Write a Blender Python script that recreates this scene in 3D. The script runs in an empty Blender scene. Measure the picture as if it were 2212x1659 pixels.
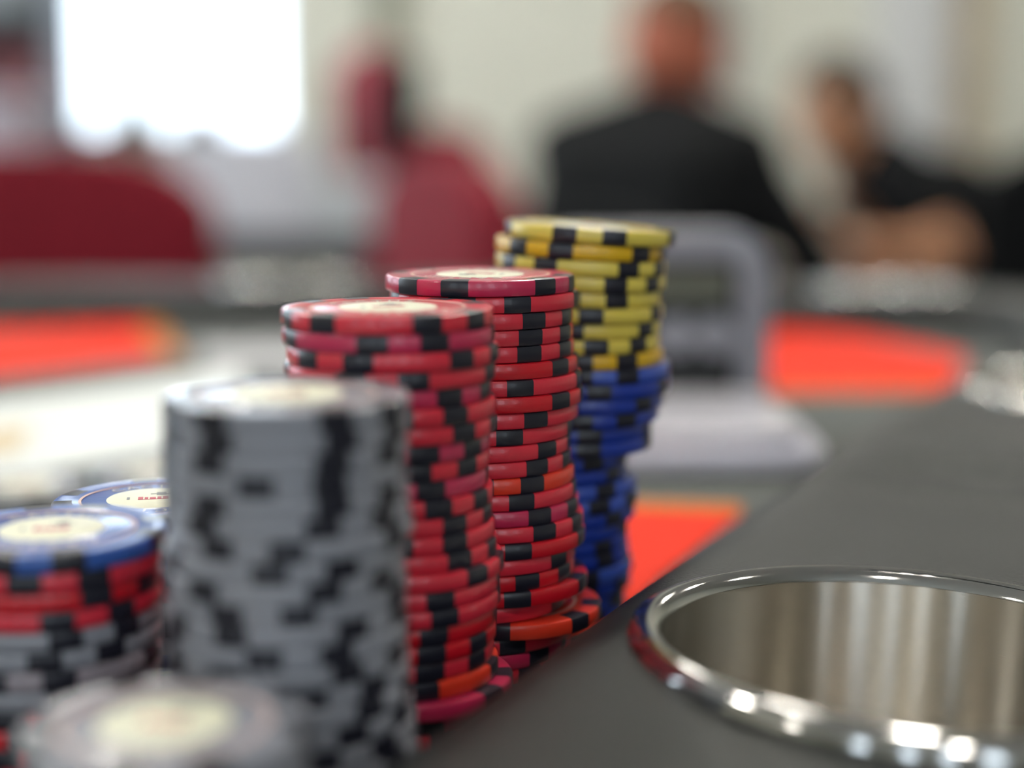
import bpy, bmesh, math, random
from mathutils import Vector, Matrix
random.seed(7)
PI = math.pi
SC = bpy.context.scene
COL = SC.collection

# ------------------------------------------------------------------ camera
FPX, CX, CY = 3400.0, 1106.0, 829.5          # focal length and centre in photo pixels (2212 x 1659)
TABLE_Z = 0.760                              # felt height
CAM_H = 0.108                                # lens height over the felt
CAM_Z = TABLE_Z + CAM_H
PITCH = math.atan((CY - 335.0) / FPX)
cam_data = bpy.data.cameras.new('camera')
cam_data.sensor_fit = 'HORIZONTAL'
cam_data.sensor_width = 36.0
cam_data.lens = FPX / 2212.0 * 36.0
cam_data.clip_start = 0.01
cam_data.dof.use_dof = True
cam_data.dof.focus_distance = 0.313
cam_data.dof.aperture_fstop = cam_data.lens / 14.5
cam = bpy.data.objects.new('camera', cam_data)
COL.objects.link(cam)
cam.location = (0, 0, CAM_Z)
cam.rotation_euler = (PI / 2 - PITCH, 0, 0)
SC.camera = cam

# ------------------------------------------------------------------ world, exposure
W = bpy.data.worlds.new('overcast_sky'); SC.world = W
W.use_nodes = True
bg = W.node_tree.nodes['Background']
bg.inputs['Color'].default_value = (0.80, 0.90, 1.0, 1)
bg.inputs['Strength'].default_value = 4.0
LAMP_STRENGTH = 68.0
SC.view_settings.view_transform = 'Standard'
SC.view_settings.look = 'None'
SC.view_settings.gamma = 1.0
SC.view_settings.use_curve_mapping = False
SC.view_settings.exposure = 0.52
try:
    SC.cycles.use_denoising = True
    SC.cycles.max_bounces = 8
except Exception:
    pass

# ------------------------------------------------------------------ helpers
def lin(c):
    r = []
    for v in c[:3]:
        v = v / 255.0
        r.append(v / 12.92 if v <= 0.04045 else ((v + 0.055) / 1.055) ** 2.4)
    return (r[0], r[1], r[2], 1.0)

def ray(px, py):
    f = Vector((0, math.cos(PITCH), -math.sin(PITCH)))
    u = Vector((0, math.sin(PITCH), math.cos(PITCH)))
    return f + Vector(((px - CX) / FPX, 0, 0)) - u * ((py - CY) / FPX)

def on_plane(px, py, z):
    d = ray(px, py)
    t = (z - CAM_Z) / d.z
    return Vector((0, 0, CAM_Z)) + d * t

def at_depth(px, py, y):
    d = ray(px, py)
    return Vector((0, 0, CAM_Z)) + d * (y / d.y)

def optical_depth(y, z):
    return y * math.cos(PITCH) + (CAM_Z - z) * math.sin(PITCH)

MATS = {}
def mat(name, rgb, rough=0.5, metal=0.0, spec=0.5, coat=0.0, noise=0.06, nscale=40.0, bump=0.0, bscale=200.0,
        aniso=0.0, sheen=0.0, emit=None, estr=0.0, sss=0.0, trans=0.0):
    if name in MATS:
        return MATS[name]
    m = bpy.data.materials.new(name); m.use_nodes = True
    nt = m.node_tree; b = nt.nodes['Principled BSDF']
    c = lin(rgb)
    b.inputs['Roughness'].default_value = rough
    b.inputs['Metallic'].default_value = metal
    b.inputs['Specular IOR Level'].default_value = spec
    b.inputs['Coat Weight'].default_value = coat
    b.inputs['Coat Roughness'].default_value = 0.12
    b.inputs['Sheen Weight'].default_value = sheen
    b.inputs['Transmission Weight'].default_value = trans
    if sss:
        b.inputs['Subsurface Weight'].default_value = sss
        b.inputs['Subsurface Radius'].default_value = (0.01, 0.004, 0.002)
    tc = nt.nodes.new('ShaderNodeTexCoord')
    n = nt.nodes.new('ShaderNodeTexNoise'); n.inputs['Scale'].default_value = nscale
    n.inputs['Detail'].default_value = 4
    nt.links.new(tc.outputs['Object'], n.inputs['Vector'])
    mx = nt.nodes.new('ShaderNodeMix'); mx.data_type = 'RGBA'
    lo = tuple(max(0.0, v * (1 - noise * 2)) for v in c[:3]) + (1,)
    hi = tuple(min(1.0, v * (1 + noise * 2)) for v in c[:3]) + (1,)
    mx.inputs['A'].default_value = lo; mx.inputs['B'].default_value = hi
    nt.links.new(n.outputs['Fac'], mx.inputs['Factor'])
    nt.links.new(mx.outputs['Result'], b.inputs['Base Color'])
    if bump:
        n2 = nt.nodes.new('ShaderNodeTexNoise'); n2.inputs['Scale'].default_value = bscale
        n2.inputs['Detail'].default_value = 6
        nt.links.new(tc.outputs['Object'], n2.inputs['Vector'])
        bp = nt.nodes.new('ShaderNodeBump'); bp.inputs['Strength'].default_value = bump
        bp.inputs['Distance'].default_value = 0.001
        nt.links.new(n2.outputs['Fac'], bp.inputs['Height'])
        nt.links.new(bp.outputs['Normal'], b.inputs['Normal'])
    if aniso:
        b.inputs['Anisotropic'].default_value = aniso
        tg = nt.nodes.new('ShaderNodeTangent'); tg.direction_type = 'RADIAL'; tg.axis = 'Z'
        nt.links.new(tg.outputs['Tangent'], b.inputs['Tangent'])
        b.inputs['Anisotropic Rotation'].default_value = 0.25
    if emit:
        b.inputs['Emission Color'].default_value = lin(emit)
        b.inputs['Emission Strength'].default_value = estr
    MATS[name] = m
    return m

def link(o, parent=None):
    COL.objects.link(o)
    if parent is not None:
        o.parent = parent
    return o

def obj(name, me, m=None, parent=None, loc=None, rot=None):
    if isinstance(me, bmesh.types.BMesh):
        bm = me
        me = bpy.data.meshes.new(name)
        bmesh.ops.recalc_face_normals(bm, faces=bm.faces)
        bm.to_mesh(me); bm.free()
    o = bpy.data.objects.new(name, me)
    if m is not None:
        if len(me.materials) == 0:
            me.materials.append(m)
        else:
            o.material_slots[0].link = 'OBJECT'
            o.material_slots[0].material = m
    if loc is not None: o.location = loc
    if rot is not None: o.rotation_euler = rot
    return link(o, parent)

def tag(o, label, cat=None, group=None, kind=None):
    if label: o['label'] = label
    if cat: o['category'] = cat
    if group: o['group'] = group
    if kind: o['kind'] = kind
    return o

def thing(name, label, cat, loc=(0, 0, 0), rz=0.0, group=None):
    e = bpy.data.objects.new(name, None); e.empty_display_size = 0.05
    e.location = loc; e.rotation_euler = (0, 0, rz)
    link(e)
    return tag(e, label, cat, group)

def smooth(me, angle=40):
    me.shade_smooth()
    try:
        me.set_sharp_from_angle(angle=math.radians(angle))
    except Exception:
        pass

def box_bm(bm, x0, x1, y0, y1, z0, z1):
    vs = [bm.verts.new(p) for p in ((x0,y0,z0),(x1,y0,z0),(x1,y1,z0),(x0,y1,z0),(x0,y0,z1),(x1,y0,z1),(x1,y1,z1),(x0,y1,z1))]
    for f in ((0,3,2,1),(4,5,6,7),(0,1,5,4),(1,2,6,5),(2,3,7,6),(3,0,4,7)):
        bm.faces.new([vs[i] for i in f])
    return bm

def box(name, x0, x1, y0, y1, z0, z1, m, parent=None, bevel=0.0, loc=None, rot=None):
    bm = box_bm(bmesh.new(), x0, x1, y0, y1, z0, z1)
    if bevel:
        bmesh.ops.bevel(bm, geom=bm.edges[:], offset=bevel, segments=3, profile=0.5, affect='EDGES')
    o = obj(name, bm, m, parent, loc, rot)
    if bevel: smooth(o.data)
    return o

def lathe_mesh(name, prof, segs=64, close=False):
    """prof: list of (r, z); revolves round Z."""
    bm = bmesh.new(); rings = []
    for r, z in prof:
        if r < 1e-7:
            rings.append([bm.verts.new((0, 0, z))])
        else:
            rings.append([bm.verts.new((r*math.cos(2*PI*k/segs), r*math.sin(2*PI*k/segs), z)) for k in range(segs)])
    pairs = list(zip(rings[:-1], rings[1:]))
    if close: pairs.append((rings[-1], rings[0]))
    for a, b in pairs:
        for k in range(segs):
            k2 = (k+1) % segs
            if len(a) == 1 and len(b) == 1: continue
            if len(a) == 1: bm.faces.new((a[0], b[k], b[k2]))
            elif len(b) == 1: bm.faces.new((a[k], b[0], a[k2]))
            else: bm.faces.new((a[k], b[k], b[k2], a[k2]))
    bmesh.ops.recalc_face_normals(bm, faces=bm.faces)
    me = bpy.data.meshes.new(name); bm.to_mesh(me); bm.free()
    smooth(me, 35)
    return me

def prism_mesh(name, pts, depth, axis='Y', bevel=0.0):
    """polygon in XZ extruded by +-depth/2 along Y (axis 'Y') or polygon in XY extruded along Z."""
    bm = bmesh.new()
    a, b = [], []
    for p, q in pts:
        if axis == 'Y':
            a.append(bm.verts.new((p, -depth/2, q))); b.append(bm.verts.new((p, depth/2, q)))
        else:
            a.append(bm.verts.new((p, q, -depth/2))); b.append(bm.verts.new((p, q, depth/2)))
    bm.faces.new(a); bm.faces.new(list(reversed(b)))
    n = len(pts)
    for k in range(n):
        bm.faces.new((a[k], b[k], b[(k+1) % n], a[(k+1) % n]))
    bmesh.ops.recalc_face_normals(bm, faces=bm.faces)
    if bevel:
        ed = [e for e in bm.edges if len(e.link_faces) == 2 and e.calc_face_angle(0) > 1.0]
        bmesh.ops.bevel(bm, geom=ed, offset=bevel, segments=3, profile=0.5, affect='EDGES')
    me = bpy.data.meshes.new(name); bm.to_mesh(me); bm.free()
    smooth(me, 40)
    return me

def evaluated(o):
    dg = bpy.context.evaluated_depsgraph_get()
    return bpy.data.meshes.new_from_object(o.evaluated_get(dg))

# ------------------------------------------------------------------ materials
FELT = mat('grey_felt', (88, 90, 86), 0.95, spec=0.15, noise=0.12, nscale=300, bump=0.5, bscale=1500, sheen=0.2)
VINYL = mat('charcoal_vinyl', (24, 27, 25), 0.46, spec=0.42, noise=0.08, nscale=60, bump=0.25, bscale=1400)
PANEL_RED = mat('red_felt', (236, 62, 42), 0.9, spec=0.15, noise=0.05, nscale=300, bump=0.3, bscale=1500)
PANEL_GOLD = mat('gold_braid', (196, 126, 58), 0.8, spec=0.2, noise=0.1, nscale=200)
STEEL_BRUSHED = mat('brushed_steel', (206, 200, 190), 0.27, metal=1.0, aniso=1.0, noise=0.05, nscale=80)
_nt = STEEL_BRUSHED.node_tree
_mp = _nt.nodes.new('ShaderNodeMapping'); _mp.inputs['Scale'].default_value = (18, 18, 7000)
_tc = _nt.nodes.new('ShaderNodeTexCoord'); _ns = _nt.nodes.new('ShaderNodeTexNoise'); _ns.inputs['Scale'].default_value = 1.0; _ns.inputs['Detail'].default_value = 3
_bp = _nt.nodes.new('ShaderNodeBump'); _bp.inputs['Strength'].default_value = 0.4; _bp.inputs['Distance'].default_value = 0.00003
_nt.links.new(_tc.outputs['Object'], _mp.inputs['Vector']); _nt.links.new(_mp.outputs[0], _ns.inputs['Vector'])
_nt.links.new(_ns.outputs['Fac'], _bp.inputs['Height']); _nt.links.new(_bp.outputs['Normal'], _nt.nodes['Principled BSDF'].inputs['Normal'])
STEEL_POLISHED = mat('polished_steel', (205, 203, 200), 0.09, metal=1.0, noise=0.03, nscale=30)
WALL = mat('cream_wall', (218, 217, 204), 0.9, spec=0.2, noise=0.04, nscale=1.2, bump=0.1, bscale=60)
WALL_GREY = mat('grey_panel', (190, 190, 186), 0.85, spec=0.2, noise=0.04, nscale=2)
BEIGE = mat('beige_trim', (196, 178, 150), 0.7, noise=0.05, nscale=6)
OLIVE = mat('olive_trim', (128, 130, 112), 0.8, noise=0.05, nscale=6)
CARPET = mat('dark_carpet', (70, 62, 60), 0.95, noise=0.25, nscale=30, bump=0.4, bscale=400)
CEIL = mat('white_ceiling', (220, 220, 215), 0.9, noise=0.03, nscale=3)
WHITE_TRIM = mat('white_trim', (215, 215, 212), 0.5, noise=0.03, nscale=5)
RED_CLOTH = mat('wine_red_cloth', (126, 18, 36), 0.75, spec=0.25, noise=0.12, nscale=20, bump=0.2, bscale=500)
BLACK_CLOTH = mat('black_cloth', (13, 14, 16), 0.85, spec=0.2, noise=0.15, nscale=25, bump=0.2, bscale=600)
BLACK_PLASTIC = mat('black_plastic', (24, 24, 26), 0.35, noise=0.1, nscale=20)
BLACK_METAL = mat('black_metal', (30, 30, 32), 0.4, metal=0.6, noise=0.1, nscale=20)
LAMP_FACE = mat('lamp_diffuser', (245, 240, 225), 0.6, emit=(252, 249, 240), estr=LAMP_STRENGTH)

# ------------------------------------------------------------------ room shell
RX0, RX1, RY0, RY1, RZ = -3.6, 5.2, -3.6, 6.5, 3.0
def struct(o, label=None):
    o['kind'] = 'structure'
    if label: o['label'] = label
    return o
struct(box('floor', RX0-0.2, RX1+0.2, RY0-0.2, RY1+0.2, -0.1, 0, CARPET), 'dark patterned carpet floor of the hall')
struct(box('ceiling', RX0-0.2, RX1+0.2, RY0-0.2, RY1+0.2, RZ, RZ+0.1, CEIL), 'plain white ceiling of the hall')
LWIN = [(1.6, 3.4), (4.2, 6.0)]        # side windows added out of view to match the light: y spans
bm = bmesh.new()
box_bm(bm, RX0-0.2, RX0, RY0, RY1, 0, 0.75); box_bm(bm, RX0-0.2, RX0, RY0, RY1, 2.75, RZ)
for y0_, y1_ in zip([RY0]+[w_[1] for w_ in LWIN], [w_[0] for w_ in LWIN]+[RY1]):
    box_bm(bm, RX0-0.2, RX0, y0_, y1_, 0.75, 2.75)
struct(obj('wall_left', bm, WALL), 'cream side wall with openings for the added windows')
struct(box('wall_right', RX1, RX1+0.2, RY0, RY1, 0, RZ, WALL), 'cream side wall on the right')
FWIN = [(-2.75, -2.15), (-1.25, -0.8), (-0.25, 0.15), (0.75, 1.35), (2.2, 2.65)]                     # windows added behind the camera for front fill and steel streaks: x spans
bm = bmesh.new()
box_bm(bm, RX0, RX1, RY0-0.2, RY0, 0, 0.75); box_bm(bm, RX0, RX1, RY0-0.2, RY0, 2.75, RZ)
for x0_, x1_ in zip([RX0]+[w_[1] for w_ in FWIN], [w_[0] for w_ in FWIN]+[RX1]):
    box_bm(bm, x0_, x1_, RY0-0.2, RY0, 0.75, 2.75)
struct(obj('wall_front', bm, WALL), 'cream wall behind the camera with openings for added fill windows')
WX0, WX1 = at_depth(142, 300, RY1).x, at_depth(612, 300, RY1).x
WZ0, WZ1 = at_depth(300, 292, RY1).z, 2.55
bm = bmesh.new()
box_bm(bm, RX0, WX0, RY1, RY1+0.2, 0, RZ)
box_bm(bm, WX1, RX1, RY1, RY1+0.2, 0, RZ)
box_bm(bm, WX0, WX1, RY1, RY1+0.2, 0, WZ0)
box_bm(bm, WX0, WX1, RY1, RY1+0.2, WZ1, RZ)
struct(obj('wall_back', bm, WALL), 'pale cream back wall with the bright window')
GLASS = bpy.data.materials.new('clear_glass'); GLASS.use_nodes = True
nt = GLASS.node_tree
for n in list(nt.nodes):
    if n.type != 'OUTPUT_MATERIAL': nt.nodes.remove(n)
tr = nt.nodes.new('ShaderNodeBsdfTransparent'); gl = nt.nodes.new('ShaderNodeBsdfGlossy'); gl.inputs['Roughness'].default_value = 0.02
tr.inputs['Color'].default_value = (0.95, 0.97, 0.98, 1)
mxs = nt.nodes.new('ShaderNodeMixShader'); mxs.inputs['Fac'].default_value = 0.06
nt.links.new(tr.outputs[0], mxs.inputs[1]); nt.links.new(gl.outputs[0], mxs.inputs[2])
nt.links.new(mxs.outputs[0], nt.nodes['Material Output'].inputs['Surface'])
def window(n, label, loc, rz, hw, hh, mull):
    win = thing('window_%d' % n, label, None, loc, rz)
    win['kind'] = 'structure'
    for nm, a in (('window_frame', (-hw, hw, -0.03, 0.03, 0, 0.035)), ('window_frame', (-hw, hw, -0.03, 0.03, hh-0.05, hh)),
                  ('window_frame', (-hw, -hw+0.035, -0.03, 0.03, 0.035, hh-0.05)), ('window_frame', (hw-0.035, hw, -0.03, 0.03, 0.035, hh-0.05)),
                  ('mullion', (mull-0.01, mull+0.01, -0.03, 0.03, 0.035, hh-0.05))):
        box(nm, *a, WHITE_TRIM, win)
    box('pane', -hw+0.035, mull-0.01, -0.004, 0.004, 0.035, hh-0.05, GLASS, win)
    box('pane', mull+0.01, hw-0.035, -0.004, 0.004, 0.035, hh-0.05, GLASS, win)
    box('window_sill', -hw-0.05, hw+0.05, -0.16, -0.03, -0.04, 0.0, WHITE_TRIM, win)
    pl = bpy.data.lights.new('daylight_portal', 'AREA'); pl.shape = 'RECTANGLE'; pl.size = 2*hw; pl.size_y = hh
    pl.cycles.is_portal = True
    po = bpy.data.objects.new('daylight_portal', pl); link(po, win)
    po.location = (0, -0.05, hh/2); po.rotation_euler = (-PI/2, 0, 0)      # shines towards local -Y (indoors)
window(1, 'tall overexposed bright window in the pale back wall', ((WX0+WX1)/2, RY1+0.1, WZ0), 0, (WX1-WX0)/2, WZ1-WZ0, -0.205)
for k_, (y0_, y1_) in enumerate(LWIN):
    window(2+k_, 'tall window added out of view in the cream left wall for daylight', (RX0-0.1, (y0_+y1_)/2, 0.75), PI/2, (y1_-y0_)/2, 2.0, 0.0)
for k_, (x0_, x1_) in enumerate(FWIN):
    window(2+len(LWIN)+k_, 'slim window added behind the camera for front fill light', ((x0_+x1_)/2, RY0-0.1, 0.75), PI, (x1_-x0_)/2, 2.0, 0.0)

def pilaster(n, px0, px1, m, label, proud=0.05, z0=0.0, z1=RZ):
    x0, x1 = at_depth(px0, 300, RY1).x, at_depth(px1, 300, RY1).x
    o = thing('trim_%d' % n, label, None, ((x0+x1)/2, RY1, z0)); o['kind'] = 'structure'
    w = (x1-x0)/2
    box('shaft', -w, w, -proud, 0, 0.12, z1-z0, m, o, 0.004)
    box('plinth', -w-0.02, w+0.02, -proud-0.02, 0, 0, 0.12, m, o, 0.004)
pilaster(1, 812, 872, OLIVE, 'olive grey wall strip rising above the tall red and black chair')
pilaster(2, 2058, 2112, BEIGE, 'narrow beige wall post beside the white column')
pilaster(3, 1880, 2040, mat('white_column', (214, 214, 214), 0.8, noise=0.02, nscale=3), 'wide white wall column behind the seated people', 0.09)
pilaster(4, 1575, 1600, WALL_GREY, 'slim grey wall strip behind the person in long black sleeves')
struct(box('baseboard_back', WX1+0.1, RX1, RY1-0.02, RY1, 0, 0.1, WHITE_TRIM), 'white baseboard along the back wall')

# square ceiling lamps, added out of view for top light and steel streaks
li = 0
for lx in (-2.6, -1.2, 0.4, 2.2):
    for ly in (-1.2, 1.0, 3.0, 5.0):
        if ly < 0 and lx in (-1.2, 2.2): continue          # no lamps there
        t = thing('added_ceiling_lamp', 'square panel lamp added out of view in the white ceiling', 'lamp', (lx, ly, RZ), 0, 'added ceiling panel lamps')
        bm = bmesh.new()
        s, w = 0.14, 0.02
        box_bm(bm, -s, s, -s, -s+w, -0.03, 0); box_bm(bm, -s, s, s-w, s, -0.03, 0)
        box_bm(bm, -s, -s+w, -s+w, s-w, -0.03, 0); box_bm(bm, s-w, s, -s+w, s-w, -0.03, 0)
        obj('lamp_frame', bm, WHITE_TRIM, t)
        box('diffuser', -s+w, s-w, -s+w, s-w, -0.02, -0.005, LAMP_FACE, t)

# ------------------------------------------------------------------ the poker table
def rail_x(y):                              # inner rail face along the near straight run
    return 0.0216 + 0.47 * (y - 0.313) - 0.0010
CTRL = [(rail_x(y), y) for y in (-0.30, -0.12, 0.06, 0.24, 0.40, 0.52)]
CTRL += [(0.186, 0.645), (0.248, 0.755), (0.285, 0.86), (0.272, 0.93), (0.18, 0.975), (0.02, 0.993), (-0.25, 1.005), (-0.58, 1.01),
         (-0.90, 0.98), (-1.16, 0.89), (-1.31, 0.62), (-1.32, 0.28), (-1.20, -0.08), (-1.0, -0.36), (-0.74, -0.52), (-0.50, -0.50), (-0.37, -0.41)]
def catmull(ctrl, per=12):
    out = []; n = len(ctrl)
    for i in range(n):
        p0, p1, p2, p3 = (Vector(ctrl[(i+k) % n]) for k in (-1, 0, 1, 2))
        for s in range(per):
            t = s / per
            out.append(0.5*((2*p1) + (p2-p0)*t + (2*p0-5*p1+4*p2-p3)*t*t + (3*p1-p0-3*p2+p3)*t**3))
    return out
OUT = catmull(CTRL)
NO = len(OUT)
def nrm(i):
    d = OUT[(i+1) % NO] - OUT[i-1]
    return Vector((d.y, -d.x)).normalized()
NORMS = [nrm(i) for i in range(NO)]
for _ in range(6):
    NORMS = [((NORMS[i-1] + NORMS[i]*2 + NORMS[(i+1) % NO])/4).normalized() for i in range(NO)]
RAIL_TOP = 0.024
PROF = [(0.0, -0.012), (0.0, 0.0), (0.0, 0.009)]
for k in range(1, 9):
    a = PI/2*k/8
    PROF.append((0.018 - 0.018*math.cos(a), 0.009 + 0.015*math.sin(a)))
PROF += [(0.026, 0.0237), (0.034, 0.0233), (0.048, 0.0227), (0.062, 0.0221), (0.078, 0.0214), (0.094, 0.0204), (0.108, 0.0188), (0.120, 0.0162), (0.130, 0.0125), (0.138, 0.007), (0.143, 0.000), (0.145, -0.012),
         (0.143, -0.026), (0.136, -0.036), (0.12, -0.040), (0.03, -0.040), (0.03, -0.012)]
table = thing('poker_table', 'poker table with grey felt, red felt panels and padded charcoal armrest', 'table', (-0.5, 0.4, 0))
TV = Vector((-0.5, 0.4, 0))
verts, faces = [], []
for i in range(NO):
    for s, h in PROF:
        p = OUT[i] + NORMS[i]*s
        dip = 0.0
        if h > 0.012:
            q = (p.y - 0.425 + 0.25*(p.x-0.12))
            dip = 0.006*math.exp(-(q/0.026)**2) * (1 if p.x > -0.05 else 0) * min(1, max(0, (s-0.006)/0.03))
            dip += 0.0012*math.sin(i*0.55)*min(1, s/0.05)
        verts.append((p.x, p.y, TABLE_Z + h - dip))
m_ = len(PROF)
for i in range(NO):
    for k in range(m_):
        a, b = i*m_+k, i*m_+(k+1) % m_
        c, d = ((i+1) % NO)*m_+(k+1) % m_, ((i+1) % NO)*m_+k
        faces.append((a, b, c, d))
rail_me = bpy.data.meshes.new('padded_rail'); rail_me.from_pydata(verts, [], faces)
bm = bmesh.new(); bm.from_mesh(rail_me); bmesh.ops.recalc_face_normals(bm, faces=bm.faces); bm.to_mesh(rail_me); bm.free()
rail_me.shade_smooth()
rail = obj('padded_rail', rail_me, VINYL)

CUPS = []   # (centre xy, label)
c0 = Vector((0.0715, 0.2675, 0))
CUPS.append((c0.x, c0.y, 'large brushed steel cup holder sunk in the armrest beside the chip stacks'))
CUPS.append((0.216, 0.565, 'steel cup holder in the armrest past the bend by the white card tray'))
CUPS.append((0.245, 1.015, 'steel cup holder in the far armrest before the person in long black sleeves'))
CUPS.append((-0.150, 1.070, 'steel cup holder in the far armrest in front of the dark side table'))
CUP_R = 0.0452
for cx, cy, lb in CUPS:
    cut_me = lathe_mesh('cutter', [(0, -0.08), (CUP_R+0.0012, -0.08), (CUP_R+0.0012, 0.06), (0, 0.06)], 64)
    cut = obj('cutter', cut_me, None, None, (cx, cy, TABLE_Z))
    md = rail.modifiers.new('hole', 'BOOLEAN'); md.operation = 'DIFFERENCE'; md.object = cut; md.solver = 'EXACT'
bpy.context.view_layer.update()
new_me = evaluated(rail)
for o in [o for o in COL.objects if o.name.startswith('cutter')]:
    bpy.data.objects.remove(o, do_unlink=True)
rail.modifiers.clear(); rail.data = new_me; new_me.name = 'padded_rail'
smooth(new_me, 50)
rail.parent = table; rail.location = -TV
rail['label'] = 'padded charcoal vinyl armrest with rounded inner edge'

# felt bed
bm = bmesh.new()
ring = [bm.verts.new((p.x + n.x*0.03 - TV.x, p.y + n.y*0.03 - TV.y, TABLE_Z)) for p, n in zip(OUT, NORMS)]
ring2 = [bm.verts.new((v.co.x, v.co.y, TABLE_Z-0.011)) for v in ring]
bm.faces.new(ring); bm.faces.new(list(reversed(ring2)))
for k in range(NO):
    bm.faces.new((ring[k], ring2[k], ring2[(k+1) % NO], ring[(k+1) % NO]))
bmesh.ops.triangulate(bm, faces=[f for f in bm.faces if len(f.verts) > 4])
obj('felt_bed', bm, FELT, table)
def panel(pix, border, label):
    """flat felt inlay from photo points on the felt plane; border = indices of edges with braid"""
    pts = [on_plane(x, y, TABLE_Z) for x, y in pix]
    me = prism_mesh('felt_panel', [(p.x-TV.x, p.y-TV.y) for p in pts], 0.0008, 'Z')
    o = obj('felt_panel', me, PANEL_RED, table, (0, 0, TABLE_Z+0.0003)); o['label'] = label
    for k in border:
        a, b = pts[k], pts[(k+1) % len(pts)]
        d = (b-a).normalized(); s = Vector((-d.y, d.x, 0))*0.012
        q = [a, b, b+s, a+s]
        c = sum(pts, Vector())/len(pts)
        if (c-a).dot(s) > 0:
            q = [a, b, b-s, a-s]
        me = prism_mesh('gold_border', [(p.x-TV.x, p.y-TV.y) for p in q], 0.0009, 'Z')
        obj('gold_border', me, PANEL_GOLD, o, (0, 0, 0.0001))
panel([(1000, 1090), (1600, 1112), (1420, 1250), (1310, 1360), (1000, 1420)], [0], 'orange red felt panel beside the armrest')
panel([(1590, 716), (1700, 716), (1860, 728), (2085, 772), (2050, 842), (1560, 846)], [4], 'orange red felt panel near the table bend')
panel([(-700, 770), (-150, 722), (300, 703), (350, 772), (60, 806), (-700, 900)], [2], 'orange red felt panel with gold border on the far side')
# pedestal under the table
lm = lathe_mesh('pedestal', [(0, 0), (0.30, 0), (0.30, 0.02), (0.10, 0.05), (0.07, 0.12), (0.07, 0.60), (0.22, 0.70), (0.22, 0.7485), (0, 0.7485)], 40)
for lx, ly in ((-0.35, 0.40), (-0.85, 0.30)):
    obj('pedestal', lm, BLACK_METAL, table, (lx-TV.x, ly-TV.y, 0))

# ------------------------------------------------------------------ cup holders
LIP = [(CUP_R-0.0004, -0.0006), (CUP_R, 0.0004), (CUP_R+0.0010, 0.0014), (CUP_R+0.0024, 0.0019), (CUP_R+0.0038, 0.0017),
       (CUP_R+0.0052, 0.0009), (CUP_R+0.0060, -0.0004), (CUP_R+0.0061, -0.0018), (CUP_R+0.0050, -0.0026), (CUP_R+0.0012, -0.0020)]
lip_me = lathe_mesh('rim', LIP, 128, close=True); lip_me.shade_smooth()
BOWL = [(0, -0.0545), (CUP_R-0.008, -0.0545), (CUP_R-0.003, -0.053), (CUP_R-0.0012, -0.049), (CUP_R-0.0002, -0.0006),
        (CUP_R+0.0006, -0.0006), (CUP_R-0.0004, -0.0495), (CUP_R-0.0024, -0.0535), (CUP_R-0.0078, -0.0555), (0, -0.0555)]
bowl_me = lathe_mesh('bowl', BOWL, 128)
for cx, cy, lb in CUPS:
    # rest the rim on the padding around it
    i0 = min(range(NO), key=lambda i: (OUT[i]-Vector((cx, cy))).length)
    n_ = NORMS[i0]; sd_ = (Vector((cx, cy))-OUT[i0]).dot(n_)
    hz = 0.0238 - (sd_-0.022)*0.044
    t = thing('cup_holder', lb, 'cup holder', (cx, cy, TABLE_Z + hz + 0.0010), 0, 'cup holders in the armrest')
    t.rotation_mode = 'QUATERNION'
    if (cx, cy) == (CUPS[0][0], CUPS[0][1]):
        n_ = Vector((1, 0)); t.location.z = TABLE_Z + 0.0223
    t.rotation_quaternion = Matrix.Rotation(0.042, 3, Vector((-n_.y, n_.x, 0))).to_quaternion()
    obj('rim', lip_me, STEEL_POLISHED, t)
    obj('bowl', bowl_me, STEEL_BRUSHED, t)

# ------------------------------------------------------------------ chips
CR, CT = 0.01975, 0.00330
PITCH_T = CT + 0.00004
cb = 0.00042
hT = CT/2
chip_prof = [(0, hT-0.00012), (0.0136, hT-0.00012), (0.0139, hT-0.00022), (0.0143, hT-0.00022), (0.0146, hT-0.00002), (CR-0.0012, hT), (CR-cb*1.5, hT), (CR-cb*0.5, hT-cb*0.4), (CR, hT-cb*1.3)]
chip_prof = chip_prof + [(r, -z) for r, z in reversed(chip_prof)]
chip_me = lathe_mesh('poker_chip', chip_prof, 72)
chip_me.materials.append(mat('chip_red', (205, 30, 50), 0.38, coat=0.2))
SPOT_W = math.radians(16.5)
def spot_mesh():
    e = 0.00005
    line = [(0.0158, hT+e-0.00001), (CR-cb*1.5, hT+e-0.00001), (CR-cb*0.5+e, hT-cb*0.4+e), (CR+e, hT-cb*1.3), (CR+e, -hT+cb*1.3),
            (CR-cb*0.5+e, -hT+cb*0.4-e), (CR-cb*1.5, -hT-e+0.00001), (0.0158, -hT-e+0.00001)]
    bm = bmesh.new(); rows = []
    N = 5
    for k in range(N+1):
        a = SPOT_W*k/N
        # chip angle 0 points to the camera (-Y), grows to the right (+X)
        rows.append([bm.verts.new((r*math.sin(a), -r*math.cos(a), z)) for r, z in line])
    for k in range(N):
        for j in range(len(line)-1):
            bm.faces.new((rows[k][j], rows[k+1][j], rows[k+1][j+1], rows[k][j+1]))
    for row in (rows[0], rows[-1]):
        pass
    me = bpy.data.meshes.new('edge_spot'); bm.to_mesh(me); bm.free()
    smooth(me, 35)
    return me
spot_me = spot_mesh()
SPOT = mat('chip_spot', (28, 28, 40), 0.36, coat=0.2, noise=0.05)
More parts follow.
